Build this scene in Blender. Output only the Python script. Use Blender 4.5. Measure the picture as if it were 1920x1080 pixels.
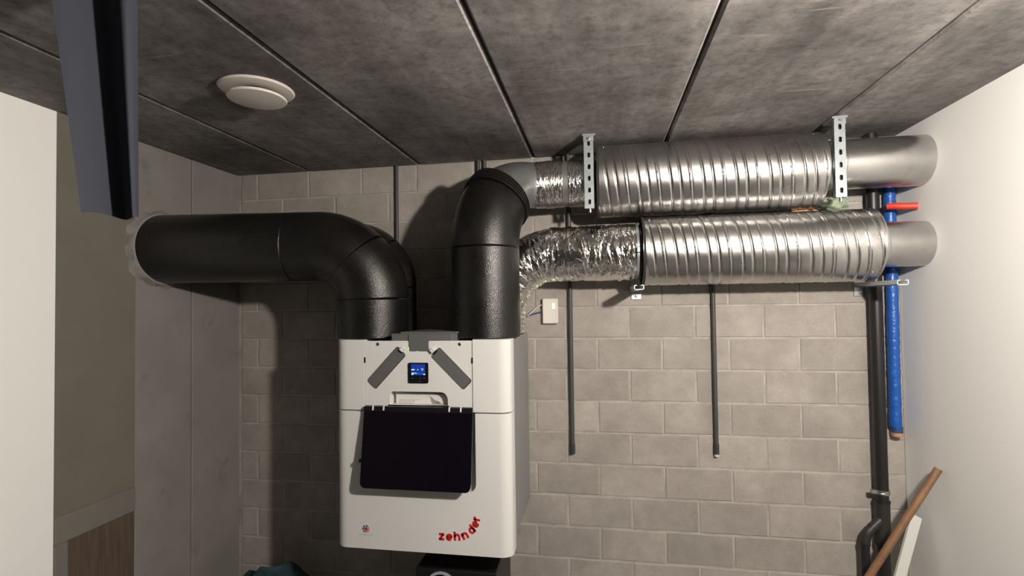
import bpy, math, random
from mathutils import Vector, Matrix
random.seed(7)
PI = math.pi
for o in list(bpy.data.objects): bpy.data.objects.remove(o)
scene = bpy.context.scene
COL = scene.collection

# ------------------------------------------------------------------ camera
FPX, CX, CY = 960.0, 963.5, 543.5                 # focal length / principal point in 1920x1080 pixels
YAW, PITCH, ROLL = 0.1654483, 0.0249861, 0.0138331
CAM = Vector((0.314745, -2.494066, 0.176849))
ROT = Matrix.Rotation(YAW, 3, 'Z') @ Matrix.Rotation(PITCH, 3, 'X') @ Matrix.Rotation(ROLL, 3, 'Y')
def ray(u, v): return ROT @ Vector(((u - CX) / FPX, 1.0, -(v - CY) / FPX))
def atY(u, v, y): r = ray(u, v); return CAM + r * ((y - CAM.y) / r.y)
def atX(u, v, x): r = ray(u, v); return CAM + r * ((x - CAM.x) / r.x)
def atZ(u, v, z): r = ray(u, v); return CAM + r * ((z - CAM.z) / r.z)
cd = bpy.data.cameras.new('camera'); cam = bpy.data.objects.new('camera', cd); COL.objects.link(cam)
R_, F_, U_ = ROT.col[0], ROT.col[1], ROT.col[2]
cam.matrix_world = Matrix(((R_.x, U_.x, -F_.x, CAM.x), (R_.y, U_.y, -F_.y, CAM.y), (R_.z, U_.z, -F_.z, CAM.z), (0, 0, 0, 1)))
cd.sensor_width = 36.0; cd.lens = FPX / 1920 * 36
cd.shift_x = -(CX - 960) / 1920; cd.shift_y = (CY - 540) / 1920
cd.clip_start = 0.02
scene.camera = cam
# ------------------------------------------------------------------ world, exposure
w = bpy.data.worlds.new('world'); scene.world = w; w.use_nodes = True
w.node_tree.nodes['Background'].inputs[0].default_value = (0.5, 0.55, 0.65, 1)
w.node_tree.nodes['Background'].inputs[1].default_value = 0.1
vs = scene.view_settings
vs.view_transform = 'Standard'; vs.look = 'None'; vs.gamma = 1; vs.use_curve_mapping = False
vs.exposure = 0.0
LAMP_POS = Vector((1.15, -1.99, 0.62)); LAMP_R = 0.045; LAMP_L = 2600.0

XL, XR, YF, ZC, ZF = -1.61, 1.615, -5.2, 0.89, -1.40     # room

# ------------------------------------------------------------------ materials
MATS = {}
def mat(name, col, rough=0.6, metal=0.0, fn=None, **kw):
    m = bpy.data.materials.new(name); m.use_nodes = True
    nt = m.node_tree; b = nt.nodes['Principled BSDF']
    b.inputs['Base Color'].default_value = (*col, 1); b.inputs['Roughness'].default_value = rough
    b.inputs['Metallic'].default_value = metal
    for k, v in kw.items(): b.inputs[k.replace('_', ' ')].default_value = v
    if fn: fn(nt, b)
    MATS[name] = m
    return m
def node(nt, t, **kw):
    n = nt.nodes.new(t)
    for k, v in kw.items():
        if k in n.inputs: n.inputs[k].default_value = v
        else: setattr(n, k, v)
    return n
def coords(nt, scale=(1, 1, 1), kind='Object', rnd=False):
    tc = node(nt, 'ShaderNodeTexCoord'); mp = node(nt, 'ShaderNodeMapping'); mp.inputs['Scale'].default_value = scale
    nt.links.new(tc.outputs[kind], mp.inputs['Vector'])
    if rnd:
        oi = node(nt, 'ShaderNodeObjectInfo'); ml = node(nt, 'ShaderNodeMath', operation='MULTIPLY'); ml.inputs[1].default_value = 37.0
        nt.links.new(oi.outputs['Random'], ml.inputs[0])
        cb = node(nt, 'ShaderNodeCombineXYZ'); 
        for i in range(3): nt.links.new(ml.outputs[0], cb.inputs[i])
        nt.links.new(cb.outputs[0], mp.inputs['Location'])
    return mp.outputs[0]
def noise(nt, vec, scale, detail=4, rough=0.6):
    n = node(nt, 'ShaderNodeTexNoise'); n.inputs['Scale'].default_value = scale; n.inputs['Detail'].default_value = detail; n.inputs['Roughness'].default_value = rough
    nt.links.new(vec, n.inputs['Vector']); return n.outputs['Fac']
def ramp(nt, fac, stops):
    r = node(nt, 'ShaderNodeValToRGB'); cr = r.color_ramp
    while len(cr.elements) < len(stops): cr.elements.new(0.5)
    for e, (p, c) in zip(cr.elements, stops):
        e.position = p; e.color = (*c, 1) if len(c) == 3 else c
    nt.links.new(fac, r.inputs[0]); return r.outputs[0]
def mix(nt, fac, a, b, blend='MIX'):
    m = node(nt, 'ShaderNodeMix', data_type='RGBA', blend_type=blend)
    for s, v in ((m.inputs[0], fac), (m.inputs[6], a), (m.inputs[7], b)):
        if isinstance(v, (int, float)): s.default_value = v
        elif isinstance(v, tuple): s.default_value = (*v, 1)
        else: nt.links.new(v, s)
    return m.outputs[2]
def bump(nt, b, h, strength=0.3, dist=0.002):
    n = node(nt, 'ShaderNodeBump'); n.inputs['Strength'].default_value = strength; n.inputs['Distance'].default_value = dist
    nt.links.new(h, n.inputs['Height']); nt.links.new(n.outputs[0], b.inputs['Normal'])
def g(v): return (v, v, v)

def f_block(nt, b):
    v = coords(nt, rnd=True)
    base = ramp(nt, noise(nt, v, 14, 6, 0.65), [(0.3, (0.300, 0.272, 0.248)), (0.7, (0.375, 0.345, 0.318))])
    big = ramp(nt, noise(nt, v, 3, 2), [(0.35, g(0.86)), (0.65, g(1.08))])
    c = mix(nt, 1.0, base, big, 'MULTIPLY')
    oi = node(nt, 'ShaderNodeObjectInfo'); ob = ramp(nt, oi.outputs['Random'], [(0, g(0.96)), (1, g(1.06))])
    c = mix(nt, 1.0, c, ob, 'MULTIPLY')
    vo = node(nt, 'ShaderNodeTexVoronoi'); vo.inputs['Scale'].default_value = 55; nt.links.new(v, vo.inputs['Vector'])
    sp = ramp(nt, vo.outputs['Distance'], [(0.05, g(1)), (0.12, g(0))])
    sel = node(nt, 'ShaderNodeSeparateColor'); nt.links.new(vo.outputs['Color'], sel.inputs[0])
    keep = ramp(nt, sel.outputs[0], [(0.80, g(0)), (0.84, g(1))])
    c = mix(nt, mix(nt, 1.0, sp, keep, 'MULTIPLY'), c, (0.50, 0.46, 0.41))
    pits = ramp(nt, noise(nt, v, 240, 2), [(0.28, g(0.6)), (0.38, g(1))])
    c = mix(nt, 1.0, c, pits, 'MULTIPLY')
    nt.links.new(c, b.inputs['Base Color'])
    bump(nt, b, noise(nt, v, 190, 4, 0.7), 0.55, 0.003)
mat('block', (0.3, 0.26, 0.22), 0.9, fn=f_block)
def f_mortar(nt, b):
    v = coords(nt)
    c = ramp(nt, noise(nt, v, 9, 5), [(0.3, (0.29, 0.268, 0.248)), (0.55, (0.40, 0.375, 0.348)), (0.75, (0.45, 0.425, 0.395))])
    nt.links.new(c, b.inputs['Base Color']); bump(nt, b, noise(nt, v, 160, 4), 0.5, 0.003)
mat('mortar', (0.35, 0.31, 0.27), 0.95, fn=f_mortar)
def f_slab(nt, b):
    v = coords(nt, (3.2, 0.55, 3)); vo = coords(nt, rnd=True); vs_ = coords(nt, (7, 0.5, 1), rnd=True)
    base = ramp(nt, noise(nt, vo, 2.2, 8, 0.68), [(0.36, (0.100, 0.092, 0.089)), (0.52, (0.178, 0.166, 0.160)), (0.66, (0.260, 0.243, 0.234))])
    st = ramp(nt, noise(nt, vs_, 1.6, 5, 0.6), [(0.35, g(0.80)), (0.65, g(1.15))])
    c = mix(nt, 1.0, base, st, 'MULTIPLY')
    fine = ramp(nt, noise(nt, vo, 26, 6, 0.75), [(0.33, g(0.50)), (0.50, g(1.0)), (0.68, g(1.30))])
    c = mix(nt, 0.8, c, mix(nt, 1.0, c, fine, 'MULTIPLY'))
    vx = coords(nt, (2.5, 34, 1), rnd=True)
    sm = ramp(nt, noise(nt, vx, 1.5, 4, 0.7), [(0.58, g(0)), (0.68, g(0.6))])
    patch = ramp(nt, noise(nt, vo, 2.6, 2), [(0.5, g(0)), (0.62, g(1))])
    c = mix(nt, mix(nt, 1.0, sm, patch, 'MULTIPLY'), c, (0.36, 0.33, 0.31))
    nt.links.new(c, b.inputs['Base Color'])
    bump(nt, b, noise(nt, vo, 42, 6, 0.7), 0.4, 0.004)
mat('slab', (0.14, 0.13, 0.12), 0.75, fn=f_slab)
def f_panel(nt, b):
    v = coords(nt)
    c = ramp(nt, noise(nt, v, 3.5, 6, 0.6), [(0.3, (0.180, 0.168, 0.162)), (0.7, (0.235, 0.220, 0.212))])
    sp = ramp(nt, noise(nt, v, 9, 3), [(0.25, g(0.78)), (0.4, g(1))])
    nt.links.new(mix(nt, 1.0, c, sp, 'MULTIPLY'), b.inputs['Base Color']); bump(nt, b, noise(nt, v, 60, 4), 0.2, 0.002)
mat('concrete_panel', (0.33, 0.3, 0.28), 0.85, fn=f_panel)
mat('joint_dark', (0.02, 0.018, 0.017), 0.95)
def f_beige(nt, b):
    v = coords(nt)
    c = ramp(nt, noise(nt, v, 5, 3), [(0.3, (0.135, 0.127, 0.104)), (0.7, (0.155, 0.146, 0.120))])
    nt.links.new(c, b.inputs['Base Color']); bump(nt, b, noise(nt, v, 150, 3), 0.35, 0.002)
mat('beige_paint', (0.21, 0.195, 0.155), 0.85, fn=f_beige)
def f_white(nt, b):
    v = coords(nt); bump(nt, b, noise(nt, v, 130, 3), 0.12, 0.001)
mat('white_wall', (0.88, 0.88, 0.87), 0.8, fn=f_white)
mat('dark_wall', (0.06, 0.055, 0.05), 0.85)  # dark tone chosen to keep bounce light down on out-of-view walls
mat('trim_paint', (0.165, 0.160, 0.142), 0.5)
def f_wood(nt, b):
    v = coords(nt, (12, 12, 1.0))
    c = ramp(nt, noise(nt, v, 6, 6, 0.65), [(0.3, (0.06, 0.043, 0.033)), (0.7, (0.12, 0.086, 0.065))])
    nt.links.new(c, b.inputs['Base Color'])
mat('wood', (0.12, 0.08, 0.055), 0.6, fn=f_wood)
def f_floor(nt, b):
    v = coords(nt); c = ramp(nt, noise(nt, v, 4, 6), [(0.3, g(0.08)), (0.7, g(0.12))]); nt.links.new(c, b.inputs['Base Color'])
mat('floor', (0.2, 0.2, 0.19), 0.7, fn=f_floor)
mat('shell_white', (0.66, 0.66, 0.655), 0.30)
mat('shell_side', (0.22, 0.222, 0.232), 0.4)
mat('cover_grey', (0.105, 0.106, 0.11), 0.5)
mat('black_plastic', (0.006, 0.005, 0.008), 0.35)
mat('gloss_dark', (0.0045, 0.003, 0.006), 0.06, Specular_IOR_Level=0.35)
def f_epp(nt, b):
    v = coords(nt)
    c = ramp(nt, noise(nt, v, 4, 4), [(0.35, (0.0060, 0.0056, 0.0054)), (0.7, (0.0105, 0.0098, 0.0094))])
    sm = ramp(nt, noise(nt, v, 6.5, 5, 0.7), [(0.60, g(1)), (0.64, g(0.25))])
    c = mix(nt, 1.0, c, sm, 'MULTIPLY')
    nt.links.new(c, b.inputs['Base Color'])
    vo = node(nt, 'ShaderNodeTexVoronoi'); vo.inputs['Scale'].default_value = 260; nt.links.new(v, vo.inputs['Vector'])
    bump(nt, b, mix(nt, 0.5, vo.outputs['Distance'], noise(nt, v, 420, 2)), 0.5, 0.0022)
    r = ramp(nt, noise(nt, v, 7, 5, 0.65), [(0.36, g(0.26)), (0.60, g(0.34))]); nt.links.new(r, b.inputs['Roughness'])
mat('epp', (0.012, 0.011, 0.011), 0.42, fn=f_epp)
mat('epp_rim', (0.008, 0.0075, 0.0075), 0.4)
def f_galv(nt, b):
    v = coords(nt)
    c = ramp(nt, noise(nt, v, 5, 5, 0.65), [(0.3, (0.46, 0.45, 0.445)), (0.6, (0.58, 0.57, 0.56))])
    sm = ramp(nt, noise(nt, v, 8, 3, 0.6), [(0.60, g(1)), (0.70, g(0.86))])
    nt.links.new(mix(nt, 1.0, c, sm, 'MULTIPLY'), b.inputs['Base Color'])
    r = ramp(nt, noise(nt, v, 4, 3, 0.5), [(0.3, g(0.25)), (0.7, g(0.32))]); nt.links.new(r, b.inputs['Roughness'])
mat('galvanised', (0.6, 0.59, 0.57), 0.27, 1.0, fn=f_galv)
def f_galv2(nt, b):
    v = coords(nt)
    c = ramp(nt, noise(nt, v, 6, 4), [(0.3, (0.30, 0.31, 0.315)), (0.7, (0.42, 0.43, 0.43))]); nt.links.new(c, b.inputs['Base Color'])
mat('dull_zinc', (0.36, 0.37, 0.37), 0.38, 0.85, fn=f_galv2)
def f_zinc(nt, b):
    v = coords(nt)
    c = ramp(nt, noise(nt, v, 40, 3), [(0.3, (0.36, 0.40, 0.43)), (0.7, (0.46, 0.50, 0.525))]); nt.links.new(c, b.inputs['Base Color'])
mat('zinc_bright', (0.6, 0.64, 0.66), 0.36, 0.75, fn=f_zinc)
mat('zinc_edge', (0.78, 0.80, 0.80), 0.35, 0.4)
def f_foil(nt, b):
    v = coords(nt); bump(nt, b, noise(nt, v, 60, 3, 0.6), 0.35, 0.004)
mat('foil', (0.80, 0.78, 0.755), 0.16, 1.0, fn=f_foil)
def f_tape(nt, b):
    v = coords(nt); bump(nt, b, noise(nt, v, 55, 4, 0.65), 0.55, 0.005)
mat('foil_tape', (0.78, 0.765, 0.74), 0.16, 1.0, fn=f_tape)
mat('conduit', (0.050, 0.050, 0.050), 0.5)
mat('conduit_cap', (0.034, 0.034, 0.034), 0.5)
mat('drain_black', (0.013, 0.012, 0.013), 0.38)
mat('fitting_black', (0.022, 0.021, 0.021), 0.45)
def f_blue(nt, b):
    v = coords(nt, (1, 1, 1)); bump(nt, b, noise(nt, v, 45, 3), 0.6, 0.006)
mat('blue_foam', (0.012, 0.085, 0.36), 0.32, fn=f_blue)
mat('red_pipe', (0.55, 0.045, 0.02), 0.45)
mat('copper', (0.62, 0.32, 0.17), 0.4, 0.3)
def f_wool(nt, b):
    v = coords(nt); bump(nt, b, noise(nt, v, 90, 5, 0.8), 1.0, 0.01)
mat('wool', (0.44, 0.53, 0.38), 0.95, fn=f_wool)
mat('vent_white', (0.64, 0.59, 0.55), 0.5)
mat('box_white', (0.66, 0.64, 0.575), 0.45)
mat('cable_white', (0.6, 0.57, 0.52), 0.5)
mat('cable_blue', (0.02, 0.06, 0.16), 0.45)
mat('navy_edge', (0.012, 0.012, 0.03), 0.3)
mat('red_print', (0.50, 0.012, 0.01), 0.45)
mat('blue_print', (0.025, 0.05, 0.22), 0.45)
mat('grey_print', (0.33, 0.29, 0.27), 0.6)
mat('dark_print', (0.05, 0.05, 0.05), 0.6)
mat('paper', (0.66, 0.65, 0.64), 0.8)
mat('paper_grey', (0.27, 0.245, 0.235), 0.8)
mat('screw', (0.55, 0.54, 0.52), 0.3, 1.0)
def f_caulk(nt, b):
    v = coords(nt); bump(nt, b, noise(nt, v, 70, 5, 0.75), 0.9, 0.008)
mat('caulk', (0.27, 0.25, 0.235), 0.8, fn=f_caulk)
def f_curtain(nt, b):
    v = coords(nt); bump(nt, b, noise(nt, v, 300, 2), 0.3, 0.001)
mat('curtain', (0.023, 0.026, 0.039), 0.85, fn=f_curtain)
def f_teal(nt, b):
    v = coords(nt); c = ramp(nt, noise(nt, v, 14, 4), [(0.35, (0.006, 0.02, 0.025)), (0.7, (0.025, 0.085, 0.095))]); nt.links.new(c, b.inputs['Base Color'])
    bump(nt, b, noise(nt, v, 60, 4), 0.6, 0.006)
mat('teal_cloth', (0.02, 0.06, 0.07), 0.9, fn=f_teal)
mat('black_box', (0.006, 0.006, 0.007), 0.4)
mat('ring_white', (0.35, 0.36, 0.42), 0.4)
def f_stick(nt, b):
    v = coords(nt, (1, 1, 1)); c = ramp(nt, noise(nt, v, 18, 4), [(0.3, (0.13, 0.065, 0.03)), (0.7, (0.23, 0.125, 0.062))]); nt.links.new(c, b.inputs['Base Color'])
mat('stick_wood', (0.2, 0.11, 0.05), 0.55, fn=f_stick)
mat('white_board', (0.62, 0.63, 0.60), 0.6)
mat('brass', (0.5, 0.4, 0.2), 0.4, 0.8)
def emit(name, col, s):
    m = mat(name, (0, 0, 0), 0.5); b = m.node_tree.nodes['Principled BSDF']
    b.inputs['Emission Color'].default_value = (*col, 1); b.inputs['Emission Strength'].default_value = s
emit('screen_blue', (0.004, 0.045, 0.33), 0.9)
emit('screen_band', (0.02, 0.20, 0.75), 0.8)
emit('screen_white', (0.62, 0.9, 1.0), 1.2)
emit('screen_cyan', (0.12, 0.75, 1.0), 0.9)
emit('key_blue', (0.10, 0.22, 0.75), 0.8)
emit('led_green', (0.10, 1.0, 0.06), 6.0)
emit('led_line', (0.45, 1.0, 0.35), 9.0)
emit('bulb', (1.0, 0.915, 0.81), LAMP_L)

# ------------------------------------------------------------------ mesh helpers
class MB:
    def __init__(s): s.v, s.f = [], []
    def add(s, v, f):
        o = len(s.v); s.v += [Vector(p) for p in v]; s.f += [tuple(i + o for i in q) for q in f]; return s
    def box(s, x0, x1, y0, y1, z0, z1, bev=0.0):
        if bev <= 0:
            v = [(x0, y0, z0), (x1, y0, z0), (x1, y1, z0), (x0, y1, z0), (x0, y0, z1), (x1, y0, z1), (x1, y1, z1), (x0, y1, z1)]
            return s.add(v, [(0, 3, 2, 1), (4, 5, 6, 7), (0, 1, 5, 4), (1, 2, 6, 5), (2, 3, 7, 6), (3, 0, 4, 7)])
        b = bev; v = []; f = []
        prof = [(z0, b), (z0 + b, 0), (z1 - b, 0), (z1, b)]
        for z, i in prof:
            k = i
            v += [(x0 + k + b, y0 + k, z), (x1 - k - b, y0 + k, z), (x1 - k, y0 + k + b, z), (x1 - k, y1 - k - b, z),
                  (x1 - k - b, y1 - k, z), (x0 + k + b, y1 - k, z), (x0 + k, y1 - k - b, z), (x0 + k, y0 + k + b, z)]
        for r in range(3):
            for i in range(8):
                j = (i + 1) % 8; f.append((r * 8 + i, r * 8 + j, r * 8 + 8 + j, r * 8 + 8 + i))
        f.append(tuple(range(7, -1, -1))); f.append(tuple(range(24, 32)))
        return s.add(v, f)
    def sweep(s, path, rad, n=40, cap=True, rfun=None):
        P = [Vector(p) for p in path]; N = len(P); v = []; f = []
        T = []
        for i in range(N):
            a = P[max(i - 1, 0)]; b = P[min(i + 1, N - 1)]; T.append((b - a).normalized())
        up = Vector((0, 0, 1)) if abs(T[0].z) < 0.9 else Vector((0, 1, 0))
        nx = T[0].cross(up).normalized()
        for i in range(N):
            nx = (nx - T[i] * nx.dot(T[i])).normalized(); ny = T[i].cross(nx)
            r0 = rad[i] if isinstance(rad, (list, tuple)) else rad
            for k in range(n):
                th = 2 * PI * k / n; r = r0 + (rfun(i, th) if rfun else 0)
                v.append(P[i] + nx * (r * math.cos(th)) + ny * (r * math.sin(th)))
        for i in range(N - 1):
            for k in range(n):
                j = (k + 1) % n; f.append((i * n + k, i * n + j, (i + 1) * n + j, (i + 1) * n + k))
        if cap:
            f.append(tuple(range(n - 1, -1, -1))); f.append(tuple(range((N - 1) * n, N * n)))
        return s.add(v, f)
    def cyl(s, a, b, r, n=24, r2=None): return s.sweep([a, b], [r, r if r2 is None else r2], n)
    def lathe(s, c, prof, n=48, axis='Z'):
        """prof: (radius, height) pairs"""
        v = []; f = []
        for r, h in prof:
            for k in range(n):
                t = 2 * PI * k / n; a, b_ = r * math.cos(t), r * math.sin(t)
                v.append({'Z': (c[0] + a, c[1] + b_, c[2] + h), 'Y': (c[0] + a, c[1] + h, c[2] + b_), 'X': (c[0] + h, c[1] + a, c[2] + b_)}[axis])
        for i in range(len(prof) - 1):
            for k in range(n):
                j = (k + 1) % n; f.append((i * n + k, i * n + j, (i + 1) * n + j, (i + 1) * n + k))
        f.append(tuple(range(n - 1, -1, -1))); f.append(tuple(range((len(prof) - 1) * n, len(prof) * n)))
        return s.add(v, f)
    def prism(s, pts, y0, y1):
        """pts: (x, z) outline in the plane facing -Y"""
        n = len(pts); v = [(p[0], y0, p[1]) for p in pts] + [(p[0], y1, p[1]) for p in pts]
        f = [tuple(range(n)), tuple(range(2 * n - 1, n - 1, -1))] + [(i, n + i, n + (i + 1) % n, (i + 1) % n) for i in range(n)]
        return s.add(v, f)
    def prismz(s, pts, z0, z1):
        n = len(pts); v = [(p[0], p[1], z0) for p in pts] + [(p[0], p[1], z1) for p in pts]
        f = [tuple(range(n - 1, -1, -1)), tuple(range(n, 2 * n))] + [(i, (i + 1) % n, n + (i + 1) % n, n + i) for i in range(n)]
        return s.add(v, f)
    def mesh(s, name, smooth=None):
        import bmesh
        m = bpy.data.meshes.new(name); m.from_pydata([tuple(p) for p in s.v], [], s.f); m.update()
        bm = bmesh.new(); bm.from_mesh(m); bmesh.ops.recalc_face_normals(bm, faces=bm.faces); bm.to_mesh(m); bm.free()
        if smooth is not None:
            m.polygons.foreach_set('use_smooth', [True] * len(m.polygons)); m.set_sharp_from_angle(angle=math.radians(smooth))
        return m
    def build(s, name, material, parent=None, smooth=None):
        return link(name, s.mesh(name, smooth), material, parent)
def link(name, mesh, material, parent=None):
    if material and not mesh.materials: mesh.materials.append(MATS[material])
    o = bpy.data.objects.new(name, mesh); COL.objects.link(o)
    if parent is not None: adopt(o, parent)
    return o
def adopt(o, parent):
    o.parent = parent
    o.matrix_parent_inverse = Matrix.Translation(-parent.location)     # every mesh is modelled in world coordinates
def tag(o, label=None, cat=None, group=None, kind=None):
    if label: o['label'] = label
    if cat: o['category'] = cat
    if group: o['group'] = group
    if kind: o['kind'] = kind
    return o
def thing(name, loc, label, cat, group=None):
    o = bpy.data.objects.new(name, None); COL.objects.link(o); o.location = loc; o.empty_display_size = 0.05
    return tag(o, label, cat, group)
def rrect(x0, x1, z0, z1, r, n=6):
    p = []
    for cx, cz, a in ((x1 - r, z1 - r, 0), (x0 + r, z1 - r, 90), (x0 + r, z0 + r, 180), (x1 - r, z0 + r, 270)):
        for i in range(n + 1):
            t = math.radians(a + 90 * i / n); p.append((cx + r * math.cos(t), cz + r * math.sin(t)))
    return p
def plate(loops, y0, y1, name='plate', bev=0.0):
    """flat plate in the XZ plane, loops[0] outline and the rest holes, from y0 (front) to y1"""
    c = bpy.data.curves.new('tmp', 'CURVE'); c.dimensions = '2D'; c.fill_mode = 'BOTH'; c.extrude = abs(y1 - y0) / 2
    for lp in loops:
        sp = c.splines.new('POLY'); sp.points.add(len(lp) - 1); sp.use_cyclic_u = True
        for q, (x, z) in zip(sp.points, lp): q.co = (x, z, 0, 1)
    return curve_mesh(c, (y0 + y1) / 2, name)
def curve_mesh(c, ymid, name):
    o = bpy.data.objects.new('tmp', c); COL.objects.link(o)
    bpy.context.view_layer.update()
    dg = bpy.context.evaluated_depsgraph_get()
    m = bpy.data.meshes.new_from_object(o.evaluated_get(dg)); m.name = name
    bpy.data.objects.remove(o); bpy.data.curves.remove(c)
    for q in m.vertices: x, y, z = q.co; q.co = (x, ymid - z, y)
    m.materials.clear(); m.update()
    return m
def arc_pts(c, a, b, r, n):
    """arc from c+a*r to c+b*r (a, b unit, perpendicular)"""
    return [c + a * (r * math.cos(t * PI / 2 / n)) + b * (r * math.sin(t * PI / 2 / n)) for t in range(n + 1)]
def bez(p0, p1, p2, p3, n):
    out = []
    for i in range(n + 1):
        t = i / n; s = 1 - t
        out.append(p0 * s**3 + p1 * (3 * s * s * t) + p2 * (3 * s * t * t) + p3 * t**3)
    return out
def resample(pts, step):
    out = [pts[0]]; acc = 0
    for a, b in zip(pts, pts[1:]):
        L = (b - a).length
        d = step - acc
        while d <= L: out.append(a.lerp(b, d / L)); d += step
        acc = L - (d - step)
    if (out[-1] - pts[-1]).length > step * 0.3: out.append(pts[-1])
    return out
def tube_part(name, pts, r, material, parent, n=56, chamfer=0.0035):
    """length of insulated pipe with a fine chamfer at both ends"""
    a, b = pts[0], pts[-1]
    da = (pts[1] - a).normalized(); db = (pts[-2] - b).normalized()
    path = [a, a + da * chamfer] + pts[1:-1] + [b + db * chamfer, b]
    rad = [r - chamfer] + [r] * (len(path) - 2) + [r - chamfer]
    return MB().sweep(path, rad, n).build(name, material, parent, 40)

# ------------------------------------------------------------------ setting
fl = MB().box(XL - 0.15, XR + 0.15, YF - 0.15, 0.15, ZF - 0.1, ZF).build('floor', 'floor')
tag(fl, 'grey cement floor of the utility room', 'floor', kind='structure')
# back wall: mortar bed with individual blocks
wb = MB().box(XL - 0.15, XR + 0.15, 0.003, 0.15, ZF, ZC + 0.12).build('wall_back', 'mortar')
tag(wb, 'brown-grey concrete block wall behind the ventilation unit', 'wall', kind='structure')
BH, BL, JT = 0.15, 0.30, 0.0085
cache = {}
def block_mesh(w, h, var):
    key = (round(w, 3), round(h, 3), var)
    if key in cache: return cache[key]
    rr = random.Random(hash(key) & 0xffff)
    j = lambda s=0.0014: rr.uniform(-s, s)
    b = 0.0030
    v = [(j(), 0.012, j()), (w + j(), 0.012, j()), (w + j(), 0.012, h + j()), (j(), 0.012, h + j())]
    v += [(x, 0.0026, z) for x, _, z in v]
    v += [(b + j(), j(0.0004), b + j()), (w - b + j(), j(0.0004), b + j()), (w - b + j(), j(0.0004), h - b + j()), (b + j(), j(0.0004), h - b + j())]
    f = [(3, 2, 1, 0), (8, 9, 10, 11)]
    for a in (0, 4):
        for i in range(4): k = (i + 1) % 4; f.append((a + i, a + k, a + 4 + k, a + 4 + i))
    m = MB().add(v, f).mesh('block'); m.materials.append(MATS['block']); cache[key] = m
    return m
row = -6
while -BH * row > ZF:
    zt, zb = -BH * row, -BH * (row + 1)
    z0 = max(zb + JT / 2, ZF); z1 = min(zt - JT / 2, ZC - 0.002)
    off = 0.0 if row % 2 == 0 else BL / 2
    i = -7
    while off + BL * i < XR:
        x0 = max(off + BL * i + JT / 2, XL + 0.012); x1 = min(off + BL * (i + 1) - JT / 2, XR)
        i += 1
        if x1 - x0 < 0.02 or z1 - z0 < 0.02: continue
        o = link('block', block_mesh(x1 - x0, z1 - z0, random.randrange(3) if x1 - x0 > 0.28 else 0), None, wb)
        o.location = (x0, random.uniform(-0.0012, 0.0008), z0)
    row += 1
# ceiling of 0.6 m precast slabs
ce = MB().box(XL - 0.15, XR + 0.15, YF - 0.15, 0.15, ZC + 0.012, ZC + 0.16).build('ceiling', 'joint_dark')
tag(ce, 'dark grey precast concrete slab ceiling with straight joints', 'ceiling', kind='structure')
JX = [XL - 0.02, -1.190, -0.582, 0.006, 0.620, 1.238, XR + 0.02]
for a, b in zip(JX, JX[1:]):
    x0, x1 = a + 0.0045, b - 0.0045; c = 0.008
    pts = [(x0, ZC + 0.02), (x0, ZC + c), (x0 + c, ZC), (x1 - c, ZC), (x1, ZC + c), (x1, ZC + 0.02)]
    MB().prism(pts, YF, 0.0).build('slab', 'slab', ce)
# left wall
wl = MB().box(XL - 0.15, XL - 0.012, YF - 0.15, 0.0, ZF, ZC + 0.12).build('wall_left', 'joint_dark')
tag(wl, 'side wall of bare concrete panels with a beige and a white painted stretch', 'wall', kind='structure')
for y0, y1 in ((-0.327, -0.004), (-0.632, -0.333)):
    MB().box(XL - 0.02, XL, y0, y1, ZF, ZC - 0.002, 0.004).build('concrete_panel', 'concrete_panel', wl)
TZ0, TZ1 = -0.664, -0.566
MB().box(XL - 0.02, XL + 0.002, -0.955, -0.634, TZ1, ZC).build('beige_panel', 'beige_paint', wl)
MB().box(XL - 0.02, XL + 0.001, -0.910, -0.634, ZF, TZ0).build('wood_panel', 'wood', wl)
MB().box(XL - 0.02, XL + 0.002, -1.30, -0.956, ZF, ZC).build('white_panel', 'white_wall', wl)
MB().box(XL - 0.02, XL, YF, -1.302, ZF, ZC).build('bounce_cut_panel', 'dark_wall', wl)  # added out-of-view stretch, dark so the wall throws less fill light
t1 = MB().box(XL - 0.01, XL + 0.010, -0.955, -0.634, TZ0, TZ1, 0.003).build('trim_1', 'trim_paint')
tag(t1, 'grey-white horizontal trim board above the wood panel', 'trim', kind='structure')
t2 = MB().box(XL - 0.01, XL + 0.009, -0.955, -0.908, ZF, TZ0, 0.003).build('trim_2', 'trim_paint')
tag(t2, 'grey-white upright trim board beside the wood panel', 'trim', kind='structure')
wr = MB().box(XR, XR + 0.15, -1.15, 0.0, ZF, ZC).build('wall_right', 'white_wall')
MB().box(XR, XR + 0.15, YF - 0.15, -1.152, ZF, ZC).build('bounce_cut_panel', 'dark_wall', wr)  # unseen dark stretch added near the lamp to cut its bounce
tag(wr, 'plain white painted wall beside the drain pipe', 'wall', kind='structure')
wf = MB().box(XL - 0.15, XR + 0.15, YF - 0.15, YF, ZF, ZC + 0.12).build('wall_front', 'dark_wall')
tag(wf, 'dark grey wall facing the ventilation unit', 'wall', kind='structure')

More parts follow.
